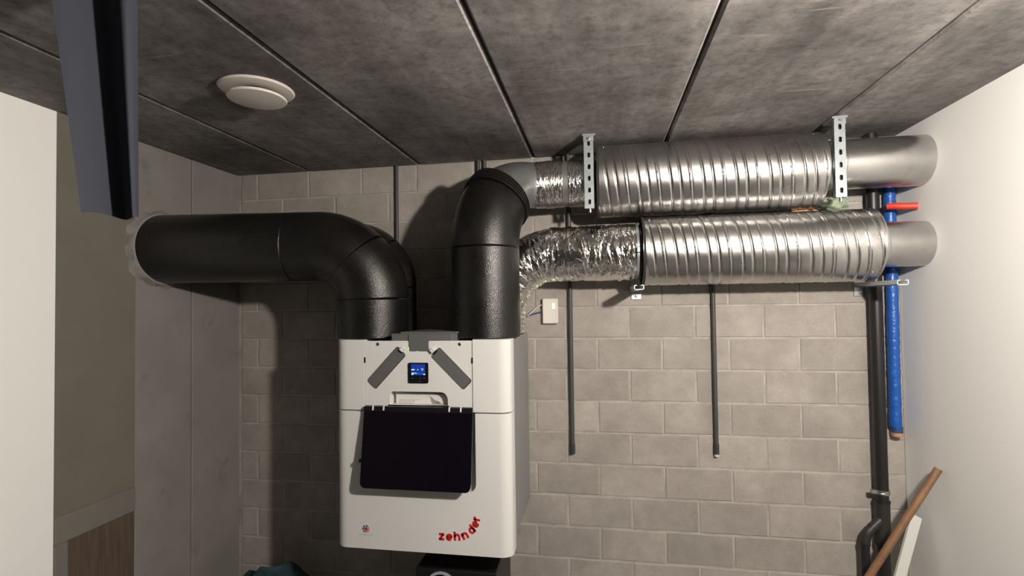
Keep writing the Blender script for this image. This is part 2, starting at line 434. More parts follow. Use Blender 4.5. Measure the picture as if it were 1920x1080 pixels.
# ------------------------------------------------------------------ pendant lamp (the room's light)
lp = thing('pendant_lamp', LAMP_POS + Vector((0, 0, ZC - LAMP_POS.z)), 'bare round bulb hanging on a short cord from the ceiling', 'lamp')
MB().lathe(LAMP_POS, [(LAMP_R * math.sin(PI * k / 16) + 1e-4, -LAMP_R * math.cos(PI * k / 16)) for k in range(17)], 24).build('bulb', 'bulb', lp, 60)
MB().lathe(LAMP_POS, [(0.018, 0.044), (0.022, 0.05), (0.022, 0.10), (0.008, 0.115)], 24).build('socket', 'black_plastic', lp, 40)
MB().cyl(LAMP_POS + Vector((0, 0, 0.11)), Vector((LAMP_POS.x, LAMP_POS.y, ZC)), 0.004, 10).build('cord', 'black_plastic', lp, 40)
MB().lathe((LAMP_POS.x, LAMP_POS.y, ZC), [(0.05, 0.0), (0.045, -0.02), (0.01, -0.03)], 24).build('ceiling_rose', 'vent_white', lp, 40)

# ------------------------------------------------------------------ ventilation unit
FY = -0.545; HX0, HX1, HZ0, HZ1 = -0.755, -0.030, -0.800, 0.033
def F(u, v, y=FY): p = atY(u, v, y); return (p.x, p.z)
hru = thing('ventilation_unit', ((HX0 + HX1) / 2, -0.27, HZ0), 'white wall-hung heat recovery ventilation unit with dark flap and small screen', 'ventilation unit')
def front_profile(x0, x1, rl, rr, yb, y=FY):
    """plan outline (x, y): flat front, rounded corners"""
    p = [(x0, yb)]
    if rl: p += [(x0 + rl - rl * math.cos(t * PI / 16), y + rl * 0.75 - rl * 0.75 * math.sin(t * PI / 16)) for t in range(9)]
    else: p += [(x0, y)]
    if rr: p += [(x1 - rr + rr * math.sin(t * PI / 16), y + rr * 0.75 - rr * 0.75 * math.cos(t * PI / 16)) for t in range(9)]
    else: p += [(x1, y)]
    p += [(x1, yb)]
    return p
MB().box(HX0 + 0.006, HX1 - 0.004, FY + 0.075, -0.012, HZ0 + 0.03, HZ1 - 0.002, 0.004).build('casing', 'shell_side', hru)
ZS = -0.250
xa, xb = -0.626, -0.180          # centre panel limits
MB().prismz(front_profile(HX0, xa - 0.002, 0.05, 0, FY + 0.09), ZS + 0.0025, HZ1 + 0.002).build('side_cover', 'shell_white', hru, 30)
MB().prismz(front_profile(xb + 0.002, HX1, 0, 0.05, FY + 0.09), ZS + 0.0025, HZ1 + 0.002).build('side_cover', 'shell_white', hru, 30)
# lower cover with recess for the flap: plan profile pieces around the recess
low = MB().prismz(front_profile(HX0, HX1, 0.05, 0.05, FY + 0.09), HZ0, ZS - 0.0025).build('lower_cover', 'shell_white', hru, 30)
rx0, rx1, rz0, rz1 = -0.628, -0.170, -0.560, ZS + 0.05
cut = MB().prism(rrect(rx0, rx1, rz0, rz1, 0.035), FY - 0.05, FY + 0.030).build('cutter', 'shell_white')
bo = low.modifiers.new('cut', 'BOOLEAN'); bo.operation = 'DIFFERENCE'; bo.object = cut; bo.solver = 'EXACT'
bpy.context.view_layer.update()
nm = bpy.data.meshes.new_from_object(low.evaluated_get(bpy.context.evaluated_depsgraph_get()))
low.modifiers.clear(); low.data = nm; bpy.data.objects.remove(cut)
# centre panel with notch, pocket and filter slots
CYF = FY + 0.004
zc0, zc1 = -0.236, 0.030
n0, n1, nz = F(765, 650)[0], F(803, 650)[0], F(784, 659)[1]
out = [(xa, zc0), (xb, zc0), (xb, zc1), (n1 + 0.004, zc1), (n1, zc1 - 0.004), (n1, nz + 0.005), (n1 - 0.005, nz), (n0 + 0.005, nz), (n0, nz + 0.005), (n0, zc1 - 0.004), (n0 - 0.004, zc1), (xa, zc1)]
px0, px1 = F(730, 750)[0], F(839, 750)[0]; pz1 = F(790, 735)[1]; pz0 = F(790, 760)[1]
pocket = [(px0, pz0), (px1, pz0), (px1, pz1 - 0.03)] + [(px1 - 0.03 + 0.03 * math.cos(t * PI / 16), pz1 - 0.03 + 0.03 * math.sin(t * PI / 16)) for t in range(1, 9)] + [(px0 + 0.012, pz1), (px0, pz1 - 0.012)]
def slot(pa, pb, w, grow=0.0):
    a, b = Vector(F(*pa)), Vector(F(*pb)); d = (b - a).normalized(); n = Vector((-d.y, d.x)); L = (b - a).length
    return [tuple(a + d * (q[0]) + n * q[1]) for q in rrect(-grow, L + grow, -w / 2 - grow, w / 2 + grow, 0.010)]
SL = [((752, 658), (695, 722)), ((815, 660), (876, 723))]
sw = 0.050
slots = [slot(a, b, sw, 0.0015) for a, b in SL]
link('centre_panel', plate([out, pocket] + slots, CYF, CYF + 0.012), 'shell_white', hru)
MB().box(xa + 0.01, xb - 0.01, CYF + 0.05, CYF + 0.07, zc0, zc1 - 0.003).build('pocket_back', 'shell_white', hru)
MB().box(px0 - 0.006, px0, CYF + 0.012, CYF + 0.05, pz0, pz1).build('pocket_wall', 'shell_white', hru)
MB().box(px1, px1 + 0.006, CYF + 0.012, CYF + 0.05, pz0, pz1).build('pocket_wall', 'shell_white', hru)
MB().box(px0 - 0.006, px1 + 0.006, CYF + 0.012, CYF + 0.05, pz1, pz1 + 0.006).build('pocket_wall', 'shell_white', hru)
MB().box(px0 - 0.006, px1 + 0.006, CYF + 0.0, CYF + 0.05, pz0 - 0.006, pz0 - 0.0005).build('pocket_floor', 'shell_white', hru)
for k, (a, b) in enumerate(SL):
    o = link('filter_backing', plate([slot(a, b, sw, 0.0014)], CYF + 0.004, CYF + 0.020), 'black_plastic', hru)
    fc = link('filter_cover', plate([slot(a, b, sw, -0.0012)], CYF - 0.0015, CYF + 0.006), 'cover_grey', hru)
    tag(fc, 'grey slanted filter cover')
    va, vb = Vector(F(*a)), Vector(F(*b)); d = (va - vb).normalized(); n = Vector((-d.y, d.x)); 
    def quad(s0, s1, w_): return [tuple(va + d * s0 - n * w_), tuple(va + d * s1 - n * w_), tuple(va + d * s1 + n * w_), tuple(va + d * s0 + n * w_)]
    sh = 0.004 if k == 0 else -0.004
    MB().prism(quad(-0.006, 0.002, 0.010), CYF - 0.003, CYF).build('tab_slot', 'black_plastic', fc)
    MB().prism(quad(0.002, 0.018, 0.008), CYF - 0.014, CYF - 0.001).build('pull_tab', 'white_board', fc)
for u in (707.5, 861.5):
    x, z = F(u, 645.5)
    sc = MB().lathe((x, CYF, z), [(0.0070, 0.0), (0.0070, -0.0012), (0.0055, -0.0020), (0.0005, -0.0024)], 20, 'Y').build('screw', 'screw', hru, 40)
    MB().box(x - 0.004, x + 0.004, CYF - 0.0032, CYF - 0.002, z - 0.0008, z + 0.0008).box(x - 0.0008, x + 0.0008, CYF - 0.0032, CYF - 0.002, z - 0.004, z + 0.004).build('screw_slot', 'black_plastic', sc)
for x in (xa - 0.001, xb + 0.001):
    z = F(685, 675)[1]; MB().box(x - 0.0025, x + 0.0025, FY - 0.0006, FY + 0.01, z - 0.011, z + 0.011).build('side_latch', 'black_plastic', hru)
# grey connection cover on top with a tab over the front
cx0, cx1 = F(733, 640)[0], F(846, 640)[0]
zt = F(733, 627)[1] + 0.002
MB().prismz([(cx0, FY + 0.008), (cx1 - 0.004, FY + 0.008), (cx1 + 0.03, FY + 0.10), (cx1 - 0.05, FY + 0.24), (cx0 + 0.06, FY + 0.24)], HZ1 - 0.004, zt).build('connection_cover', 'cover_grey', hru)
MB().prismz([(cx0 + 0.03, FY + 0.03), (cx1 + 0.012, FY + 0.03), (cx1 + 0.028, FY + 0.07), (cx1 - 0.05, FY + 0.23), (cx0 + 0.07, FY + 0.23)], zt, zt + 0.006).build('cover_lid', 'cover_grey', hru)
MB().prism(rrect(n0 + 0.002, n1 - 0.002, nz + 0.002, zt - 0.004, 0.004, 3), FY + 0.003, FY + 0.012).build('cover_tab', 'cover_grey', hru)
MB().box(n0 + 0.0002, n0 + 0.0018, FY + 0.004, FY + 0.006, nz + 0.004, nz + 0.016).build('status_light', 'led_green', hru)
x, z = F(782, 659.5); MB().box(x - 0.002, x + 0.002, FY + 0.004, FY + 0.006, z, z + 0.0012).build('status_light', 'led_green', hru)
# display
dx0, dz1 = F(765, 680); dx1, dz0 = F(803, 719)
DY = CYF - 0.004
dis = MB().prism(rrect(dx0, dx1, dz0, dz1, 0.006, 4), DY, CYF + 0.001).build('display', 'black_plastic', hru)
def D(cu, cv): return F(764 + cu * 42 / 1031, 678 + cv * 44 / 1080)      # from the 1031x1080 close-up
def drect(name, u0, v0, u1, v1, m, lift=0.0006):
    a = D(u0, v0); b = D(u1, v1); return MB().box(a[0], b[0], DY - lift, DY + 0.001, b[1], a[1]).build(name, m, dis)
drect('screen', 168, 118, 812, 625, 'screen_blue', 0.0003)
drect('screen_band', 300, 540, 812, 575, 'screen_band')
for q in ((180, 345, 330, 392), (460, 345, 494, 392), (195, 510, 295, 570), (335, 515, 425, 560), (185, 585, 270, 612), (730, 560, 812, 612)): drect('screen_text', *q, 'screen_white')
cxx, czz = D(682, 357); rr_ = 0.0046
MB().lathe((cxx, DY, czz), [(rr_, 0), (rr_, -0.0008), (rr_ * 0.80, -0.0008), (rr_ * 0.80, 0)], 32, 'Y').build('fan_ring', 'screen_white', dis)
MB().lathe((cxx, DY - 0.0002, czz), [(rr_ * 0.80, 0), (rr_ * 0.80, -0.0007)], 32, 'Y').build('fan_disc', 'screen_blue', dis)
for a in (0, 120, 240):
    t = math.radians(a); MB().lathe((cxx + rr_ * 0.38 * math.cos(t), DY - 0.0005, czz + rr_ * 0.38 * math.sin(t)), [(rr_ * 0.22, 0), (rr_ * 0.22, -0.0007)], 12, 'Y').build('fan_blade', 'screen_cyan', dis)
for u, v in ((232, 757), (586, 748), (768, 760), (586, 895)):
    a = D(u, v); MB().prism([(a[0] - 0.0018, a[1]), (a[0], a[1] - 0.0016), (a[0] + 0.0018, a[1]), (a[0], a[1] + 0.0016)], DY - 0.0005, DY + 0.0005).build('touch_key', 'key_blue', dis)
# dark glossy flap hinged at the top, standing slightly open
fa, fb = Vector((-0.6215, -0.556, -0.228)), Vector((-0.1765, -0.556, -0.228))
tilt = math.atan2(0.046, 0.305)
def fl(x, s, d): return (x, -0.557 - s * math.sin(tilt) - d * math.cos(tilt), -0.228 - s * math.cos(tilt) + d * math.sin(tilt) * -1)
FLN = 0.312
def flap_mesh(x0, x1, s0, s1, r, d0, d1):
    lp = rrect(x0, x1, -s1, -s0, r, 6)
    lp = [(x, z) for x, z in lp]
    m = MB(); n = len(lp)
    m.add([fl(x, -z, d0) for x, z in lp] + [fl(x, -z, d1) for x, z in lp],
          [tuple(range(n)), tuple(range(2 * n - 1, n - 1, -1))] + [(i, n + i, n + (i + 1) % n, (i + 1) % n) for i in range(n)])
    return m
flap = flap_mesh(-0.6215, -0.1765, 0.004, FLN, 0.022, -0.004, 0.004).build('flap', 'gloss_dark', hru, 30)
tag(flap, 'glossy near-black hinged flap')
flap_mesh(-0.6215, -0.1765, 0.0, 0.020, 0.003, -0.006, 0.006).build('hinge_bar', 'black_plastic', flap)
for x in (-0.583, -0.538, -0.268, -0.222):
    flap_mesh(x - 0.003, x + 0.003, -0.003, 0.014, 0.0005, 0.003, 0.0085).build('hinge_clip', 'shell_white', flap)
flap_mesh(-0.632, -0.6215, 0.205, 0.218, 0.002, -0.003, 0.003).build('latch_tab', 'black_plastic', flap)
flap_mesh(-0.1780, -0.1750, 0.02, FLN - 0.03, 0.001, -0.003, 0.0035).build('edge_strip', 'navy_edge', flap)
# red lettering along an arc
XH, SW = 0.0270, 0.34
def arcp(cx, cz, r, a0, a1, n=14): return [(cx + r * math.cos(math.radians(a0 + (a1 - a0) * k / n)), cz + r * math.sin(math.radians(a0 + (a1 - a0) * k / n))) for k in range(n + 1)]
GL = {'z': [[(0.0, 0.86), (0.80, 0.86)], [(0.66, 0.86), (0.14, 0.14)], [(0.0, 0.14), (0.80, 0.14)]],
      'e': [arcp(0.5, 0.5, 0.36, 0, 318, 22), [(0.2, 0.48), (0.90, 0.48)]],
      'h': [[(0.14, 0.0), (0.14, 1.30)], arcp(0.48, 0.52, 0.33, 180, 0) + [(0.81, 0.0)]],
      'n': [[(0.14, 0.0), (0.14, 1.0)], arcp(0.48, 0.52, 0.33, 180, 0) + [(0.81, 0.0)]],
      'd': [arcp(0.48, 0.5, 0.35, 0, 360, 24), [(0.84, 0.0), (0.84, 1.30)]],
      'r': [[(0.14, 0.0), (0.14, 1.0)], arcp(0.52, 0.46, 0.38, 165, 75, 8)]}
def ribbon(mb, pl, w_, fn, y0, y1):
    P = [Vector(p) for p in pl]; A, B = [], []
    for k, p in enumerate(P):
        d = (P[min(k + 1, len(P) - 1)] - P[max(k - 1, 0)]).normalized(); n = Vector((-d.y, d.x)) * (w_ / 2); A.append(fn(p + n)); B.append(fn(p - n))
    for k in range(len(P) - 1): mb.prism([B[k], B[k + 1], A[k + 1], A[k]], y0, y1)
for ch, u, v, rot in (('z', 829.0, 1006.3, -2), ('e', 842.2, 1007.4, -1), ('h', 857.0, 1005.2, 3), ('n', 871.9, 1004.4, 27), ('d', 883.5, 993.0, 45), ('e', 891.5, 983.2, 60), ('r', 894.3, 970.8, 84)):
    hh = 1.30 if ch in 'hd' else 1.0
    x, z = F(u, v); c_, s_ = math.cos(math.radians(rot)), math.sin(math.radians(rot))
    def tr_(p): a, b = (p.x - 0.48) * XH * (0.98 if rot < 30 else 0.90), (p.y - hh / 2) * XH; return (x + a * c_ - b * s_, z + a * s_ + b * c_)
    mb = MB()
    for pl in GL[ch]: ribbon(mb, pl, SW, tr_, FY - 0.0008, FY + 0.0005)
    mb.build('letter', 'red_print', hru)
# snow and sun emblem
ex, ez = F(685.6, 991.2); er = 0.0165
ca, sa = math.cos(math.radians(58)), math.sin(math.radians(58))
def E(x, z): return (ex + x * er, ez + z * er)
def stroke(a, b, w_, name, m):
    a, b = Vector(E(*a)), Vector(E(*b)); n = Vector((-(b - a).y, (b - a).x)).normalized() * (w_ * er / 2)
    MB().prism([tuple(a - n), tuple(b - n), tuple(b + n), tuple(a + n)], FY - 0.0007, FY + 0.0005).build(name, m, hru)
stroke((-0.53, -0.82), (0.45, 0.82), 0.16, 'emblem_snow', 'blue_print')
for a in (120, 180):
    t = math.radians(a); ct, st = math.cos(t), math.sin(t)
    stroke((-0.08, 0), (ct * 0.95 - 0.04, st * 0.95), 0.15, 'emblem_snow', 'blue_print')
    for da in (-50, 50):
        tt = math.radians(a + da); stroke((ct * 0.50, st * 0.50), (ct * 0.50 + 0.40 * math.cos(tt), st * 0.50 + 0.40 * math.sin(tt)), 0.15, 'emblem_snow', 'blue_print')
stroke((0.28, 0.55), (0.25, 0.92), 0.15, 'emblem_snow', 'blue_print'); stroke((-0.36, -0.52), (-0.72, -0.48), 0.15, 'emblem_snow', 'blue_print')
pts = [E(0.07 + 0.47 * math.cos(math.radians(a)), -0.05 + 0.47 * math.sin(math.radians(a))) for a in range(-118, 63, 12)]
MB().prism(pts, FY - 0.0007, FY + 0.0005).build('emblem_sun', 'red_print', hru)
for k in range(12):
    t = math.radians(-112 + k * 15); stroke((0.66 * math.cos(t), 0.66 * math.sin(t)), (0.98 * math.cos(t), 0.98 * math.sin(t)), 0.11, 'emblem_ray', 'red_print')
u = 672.4
for k, L in enumerate((1.6, 1.5, 1.2, 0, 1.5, 1.6, 1.4, 1.7, 1.4, 1.0, 1.6, 0, 1.5, 1.3)):
    if L:
        a = F(u, 1002.2 + 0.06 * k); MB().box(a[0], a[0] + L * 0.0021 * 0.85, FY - 0.0004, FY + 0.0005, a[1] - 0.0017, a[1] + 0.0012).build('caption_mark', 'grey_print', hru)
    u += (L or 1.2) + 0.45
# booklet standing in the pocket
BY = CYF + 0.030
bk = MB().box(F(737, 750)[0], F(834, 750)[0], BY, BY + 0.008, pz0, F(780, 741.5)[1]).build('booklet', 'paper')
tag(bk, 'white printed booklet tucked in the pocket of the ventilation unit', 'booklet')
def K(cu, cv): return F(730 + cu * 110 / 1920, 735 + cv * 30 / 524, BY)
for k, (v, ws) in enumerate(((250, (300, 90, 120, 170)), (288, (210, 60, 110, 110)), (324, (120, 150, 90, 130)), (360, (110, 90, 110, 90)), (394, (100, 330)))):
    u = 318
    for w_ in ws:
        a, b = K(u, v - 8), K(u + w_ - 18, v + 8); MB().box(a[0], b[0], BY - 0.0004, BY + 0.0005, b[1], a[1]).build('print_line', 'grey_print', bk); u += w_ + 14
pts = [K(*q) for q in ((1300, 130), (1350, 150), (1440, 220), (1500, 270), (1600, 300), (1680, 350), (1740, 400), (1780, 436), (1480, 436), (1410, 390), (1370, 300), (1350, 200))]
MB().prism(pts, BY - 0.0005, BY + 0.0005).build('print_curve', 'paper_grey', bk)
for u in (1525, 1565, 1600, 1630):
    a, b = K(u, 338), K(u + 24, 368); MB().box(a[0], b[0], BY - 0.0009, BY, b[1], a[1]).build('print_mark', 'dark_print', bk)

# ------------------------------------------------------------------ black insulated pipes
AX, AY, AR, ARC = -0.661, -0.386, 0.151, 0.235
def V(*a): return Vector(a)
pa = thing('insulated_pipe', (AX, AY, HZ1), 'thick black foam pipe from the unit bending into the concrete wall', 'pipe')
p0 = V(AX, AY, HZ1 + 0.003)
dA = V(-1, -0.135, 0).normalized()
tube_part('port_sleeve', [p0, V(AX, AY, 0.200)], AR, 'epp', pa)
arc = arc_pts(V(AX, AY, 0.200) + dA * ARC, -dA, V(0, 0, 1), ARC, 24)
tube_part('elbow_half', arc[:13], AR + 0.001, 'epp', pa)
tube_part('elbow_half', arc[12:] + [arc[-1] + dA * 0.11], AR + 0.001, 'epp', pa)
e0 = arc[-1] + dA * 0.11
e1 = e0 + dA * ((e0.x - XL - 0.002) / -dA.x)
tube_part('straight_pipe', [e0, e0.lerp(e1, 0.5), e1], AR, 'epp', pa)
# ragged sealant where it meets the wall
rs = random.Random(3); ring = []; n = 90; rads = []
ph = [rs.uniform(0, 6.28) for _ in range(8)]
sv, sf = [], []
for k in range(n):
    t = 2 * PI * k / n
    ro = AR + 0.020 + 0.007 * math.sin(5 * t + ph[0]) + 0.006 * math.sin(11 * t + ph[1]) + 0.004 * rs.uniform(-1, 1)
    for r, d in ((AR - 0.004, 0.030), (AR + 0.004, 0.026 + 0.004 * rs.random()), (AR + 0.011, 0.010 + 0.004 * rs.random()), (ro, 0.0)):
        sv.append((XL + d + 0.0005, e1.y - 0.10 * d + r * math.cos(t) * 1.008, e1.z + r * math.sin(t)))
for k in range(n):
    j = (k + 1) % n
    for q in range(3): sf.append((k * 4 + q, j * 4 + q, j * 4 + q + 1, k * 4 + q + 1))
sl = MB().add(sv, sf).build('sealant_ring', 'caulk', pa, 50); tag(sl, 'ragged grey sealant ring')

BX, BY_, BR = -0.670, -0.129, 0.106
pb = thing('insulated_pipe', (BX, BY_, HZ1), 'black foam elbow pipe half hidden behind the thick foam pipe', 'pipe')
dB = V(-1, 0, 0)
tube_part('port_sleeve', [V(BX, BY_, HZ1 + 0.003), V(BX, BY_, 0.255)], BR, 'epp', pb)
arc = arc_pts(V(BX, BY_, 0.255) + dB * 0.222, -dB, V(0, 0, 1), 0.222, 24)
tube_part('elbow_half', arc[:13], BR + 0.001, 'epp', pb); tube_part('elbow_half', arc[12:], BR + 0.001, 'epp', pb)
tube_part('straight_pipe', [arc[-1], V(-1.2, BY_, arc[-1].z), V(XL + 0.002, BY_, arc[-1].z)], BR, 'epp', pb)

QX, QY, QR = -0.156, -0.388, 0.143
D1Y, D1Z, D1R = -0.182, 0.710, 0.157
pc = thing('insulated_pipe', (QX, QY, HZ1), 'upright black foam pipe with ridged collar feeding the upper duct', 'pipe')
tube_part('port_sleeve', [V(QX, QY, HZ1 + 0.003), V(QX, QY, 0.405)], QR, 'epp', pc)
cpath = bez(V(QX, QY, 0.405), V(QX, QY, 0.600), V(-0.100, -0.225, 0.718), V(0.035, D1Y, D1Z), 48)
KR = 20
tube_part('elbow', cpath[:KR + 1], QR, 'epp', pc)
seg = resample(cpath[KR:KR + 6], 0.002)
def ridged(s):
    return 0.006 + 0.004 * (1 if (s % 0.0125) < 0.008 else -0.4)
rr2 = []; s_ = 0
for a, b in zip(seg, seg[1:] + [seg[-1]]): rr2.append(QR + ridged(s_) - 0.001); s_ += (b - a).length
MB().sweep(seg, rr2, 56).build('collar', 'epp_rim', pc, 25)

# grey metal bend and taped spigot into the upper duct
gd = thing('metal_duct_bend', (0.03, D1Y, D1Z - 0.1), 'dull grey metal bend wrapped in foil tape between black collar and upper duct', 'duct')
GR = 0.102
gp = cpath[KR + 4:] + [V(0.06 + 0.02 * k, D1Y, D1Z) for k in range(12)]
def grad(i): return GR + 0.022 * max(0, 1 - i / 22)
MB().sweep(gp, [grad(i) for i in range(len(gp))], 56).build('bend', 'dull_zinc', gd, 40)
def taped(x0, x1, r, name, seed):
    rs = random.Random(seed); pp = [V(x0 + (x1 - x0) * k / 30, D1Y, D1Z) for k in range(31)]
    tb = [[rs.gauss(0, 1) for _ in range(72)] for _ in range(31)]
    def rf(i, th):
        k = int(th / (2 * PI) * 72) % 72
        return 0.0012 * tb[i][k] * (0.6 if i in (0, 30) else 1)
    return MB().sweep(pp, r, 72, True, rf).build(name, 'foil_tape', gd, 60)
taped(0.040, 0.088, GR + 0.002, 'foil_tape', 1); taped(0.082, 0.122, GR + 0.0045, 'foil_tape', 2); taped(0.118, 0.165, GR + 0.003, 'foil_tape', 3); taped(0.190, 0.262, GR + 0.0035, 'foil_tape', 4)
MB().cyl(V(0.262, D1Y, D1Z), V(0.312, D1Y, D1Z), GR - 0.006, 48).build('spigot', 'black_plastic', gd, 40)

# ------------------------------------------------------------------ spiral ducts
def spiral_duct(name, x0, x1, y, z, R, label, seed):
    t = thing(name, ((x0 + x1) / 2, y, z - R), label, 'duct')
    pitch = 0.128; n = 144; step = 0.0022; N = int((x1 - x0) / step)
    path = [V(x0 + (x1 - x0) * i / N, y, z) for i in range(N + 1)]
    rs = random.Random(seed); dents = [(rs.uniform(x0, x1), rs.uniform(0, 6.28), rs.uniform(0.02, 0.06), rs.uniform(-0.0005, 0.0004)) for _ in range(4)]
    def g1(p, c, w_): d = (p - c + 0.5) % 1.0 - 0.5; return math.exp(-(d / w_) ** 2)
    def rf2(i, th):
        x = path[i].x; e = min(i, N - i) * step
        p = ((x - x0) / pitch - th / (2 * PI) + 0.1 * seed) % 1.0
        h = 0.0026 * g1(p, 0.0, 0.016) - 0.0016 * g1(p, 0.05, 0.02) - 0.0036 * g1(p, 0.40, 0.032) - 0.0036 * g1(p, 0.70, 0.032)
        for dx, dt, dw, dh in dents:
            q = ((x - dx) / dw) ** 2
            if q < 4: h += dh * math.exp(-q - ((((th - dt + PI) % (2 * PI)) - PI) / 0.35) ** 2)
        return h * min(1, e / 0.012)
    body = MB().sweep(path, R, n, False, rf2).build('spiral_casing', 'galvanised', t, 60)
    for xx, sx in ((x0, -1), (x1, 1)):
        MB().lathe((xx - sx * 0.006, y, z), [(R - 0.055, 0), (R - 0.052, 0.001 * sx), (R + 0.0008, 0.005 * sx), (R + 0.0015, 0.002 * sx), (R + 0.0005, -0.004 * sx)], 72, 'X').build('end_ring', 'joint_dark' if sx < 0 else 'galvanised', t, 50)
    for k, th in enumerate((-0.9, 0.1, 1.0)):
        for xx in (x0 + 0.03, x1 - 0.035):
            c = V(xx, y - R * math.cos(th), z + R * math.sin(th)); nn = V(0, -math.cos(th), math.sin(th))
            MB().cyl(c - nn * 0.001, c + nn * 0.003, 0.0035, 10).build('rivet', 'screw', t, 40)
    return t
D1E = atY(1560, 325, D1Y - D1R).x; D2E = atY(1668, 460, -0.322).x; D2S = atY(1207, 470, -0.322).x
d1 = spiral_duct('spiral_duct', 0.312, D1E, D1Y, D1Z, D1R, 'shiny spiral metal silencer duct hung under the ceiling, upper of two', 1)
D2Y, D2Z, D2R = -0.172, 0.394, 0.150
d2 = spiral_duct('spiral_duct', D2S, D2E, D2Y, D2Z, D2R, 'shiny spiral metal silencer duct resting on wall arms, lower of two', 4)
# pipe leaving the upper duct towards the white wall
rp = thing('round_duct', (1.45, D1Y, 0.62), 'smooth dull metal round duct running into the white wall', 'duct')
RPZ, RPR = 0.731, 0.102
MB().sweep([V(D1E + 0.001, D1Y, RPZ - 0.012), V(D1E + 0.06, D1Y, RPZ), V(D1E + 0.078, D1Y, RPZ)], [0.101, 0.101, 0.101], 56).build('connector', 'dull_zinc', rp, 40)
MB().sweep([V(D1E + 0.062, D1Y, RPZ), V(D1E + 0.066, D1Y, RPZ), V(D1E + 0.080, D1Y, RPZ), V(D1E + 0.084, D1Y, RPZ)], [RPR, RPR + 0.004, RPR + 0.004, RPR], 56).build('bead', 'galvanised', rp, 40)
MB().sweep([V(D1E + 0.075, D1Y, RPZ), V(1.45, D1Y, RPZ), V(XR - 0.001, D1Y, RPZ)], RPR, 56).build('tube', 'galvanised', rp, 40)
# collar leaving the lower duct
lc = thing('round_duct', (1.53, D2Y, 0.3), 'short round metal collar pipe at the end of the lower duct', 'duct')
MB().sweep([V(D2E + 0.001, D2Y, D2Z), V(1.50, D2Y, D2Z), V(XR - 0.001, D2Y, D2Z)], 0.092, 56).build('tube', 'galvanised', lc, 40)
MB().sweep([V(D2E + 0.02, D2Y, D2Z), V(D2E + 0.023, D2Y, D2Z), V(D2E + 0.034, D2Y, D2Z), V(D2E + 0.037, D2Y, D2Z)], [0.092, 0.094, 0.094, 0.092], 56).build('clamp_band', 'zinc_bright', lc, 40)

# ------------------------------------------------------------------ crinkled foil hose
fh = thing('foil_hose', (-0.15, -0.140, HZ1), 'crinkled silver foil flexible hose curving from the unit to the lower duct', 'hose')
FX, FYY, FR, FA = -0.140, -0.133, 0.112, 0.262
hp = [V(FX, FYY, HZ1 + 0.003)] + arc_pts(V(FX + FA, FYY, D2Z + 0.002 - FA), V(-1, 0, 0), V(0, 0, 1), FA, 30) + [V(0.24, FYY - 0.026, D2Z), V(D2S - 0.020, D2Y + 0.002, D2Z)]
hp = resample(hp, 0.0040); NH = len(hp)
rs = random.Random(11); NT = 104
folds = []
for _ in range(1500):
    big = rs.random() < 0.15
    folds.append((rs.uniform(0, NH), rs.uniform(0, 2 * PI), rs.uniform(1.5, 3.5) if big else rs.uniform(0.6, 1.5), rs.uniform(0.10, 0.55) if big else rs.uniform(0.05, 0.40), rs.uniform(-0.0065, 0.0050) if big else rs.uniform(-0.0045, 0.0040), rs.uniform(-9, 9)))
disp = [[0.0] * NT for _ in range(NH)]
for c, th0, wi, wt, h, sk in folds:
    for k in range(NT):
        d = ((2 * PI * k / NT - th0 + PI) % (2 * PI)) - PI
        if abs(d) > 2.2 * wt: continue
        a = math.exp(-(d / wt) ** 2); ci = c + sk * d
        for i in range(max(0, int(ci - 3 * wi)), min(NH, int(ci + 3 * wi) + 2)):
            disp[i][k] += h * a * max(0, 1 - abs(i - ci) / (1.6 * wi))
def hrf(i, th):
    k = int(round(th / (2 * PI) * NT)) % NT; e = min(1, min(i, NH - 1 - i) / 5)
    return max(-0.010, min(0.008, disp[i][k])) * e + 0.0003 * rs.gauss(0, 1) * e
MB().sweep(hp, [FR + 0.012 * min(1, i / (0.6 * NH)) for i in range(NH)], NT, True, hrf).build('foil_skin', 'foil', fh)
MB().sweep([V(D2S - 0.024, D2Y, D2Z), V(D2S - 0.014, D2Y, D2Z)], 0.126, 56).build('hose_clamp', 'zinc_bright', fh, 40)
MB().sweep([V(D2S - 0.026, D2Y, D2Z), V(D2S - 0.001, D2Y, D2Z)], 0.119, 48).build('spigot', 'black_plastic', fh, 40)
MB().box(D2S - 0.027, D2S - 0.012, D2Y - 0.138, D2Y - 0.124, D2Z - 0.015, D2Z + 0.010, 0.003).build('clamp_screw', 'screw', fh)

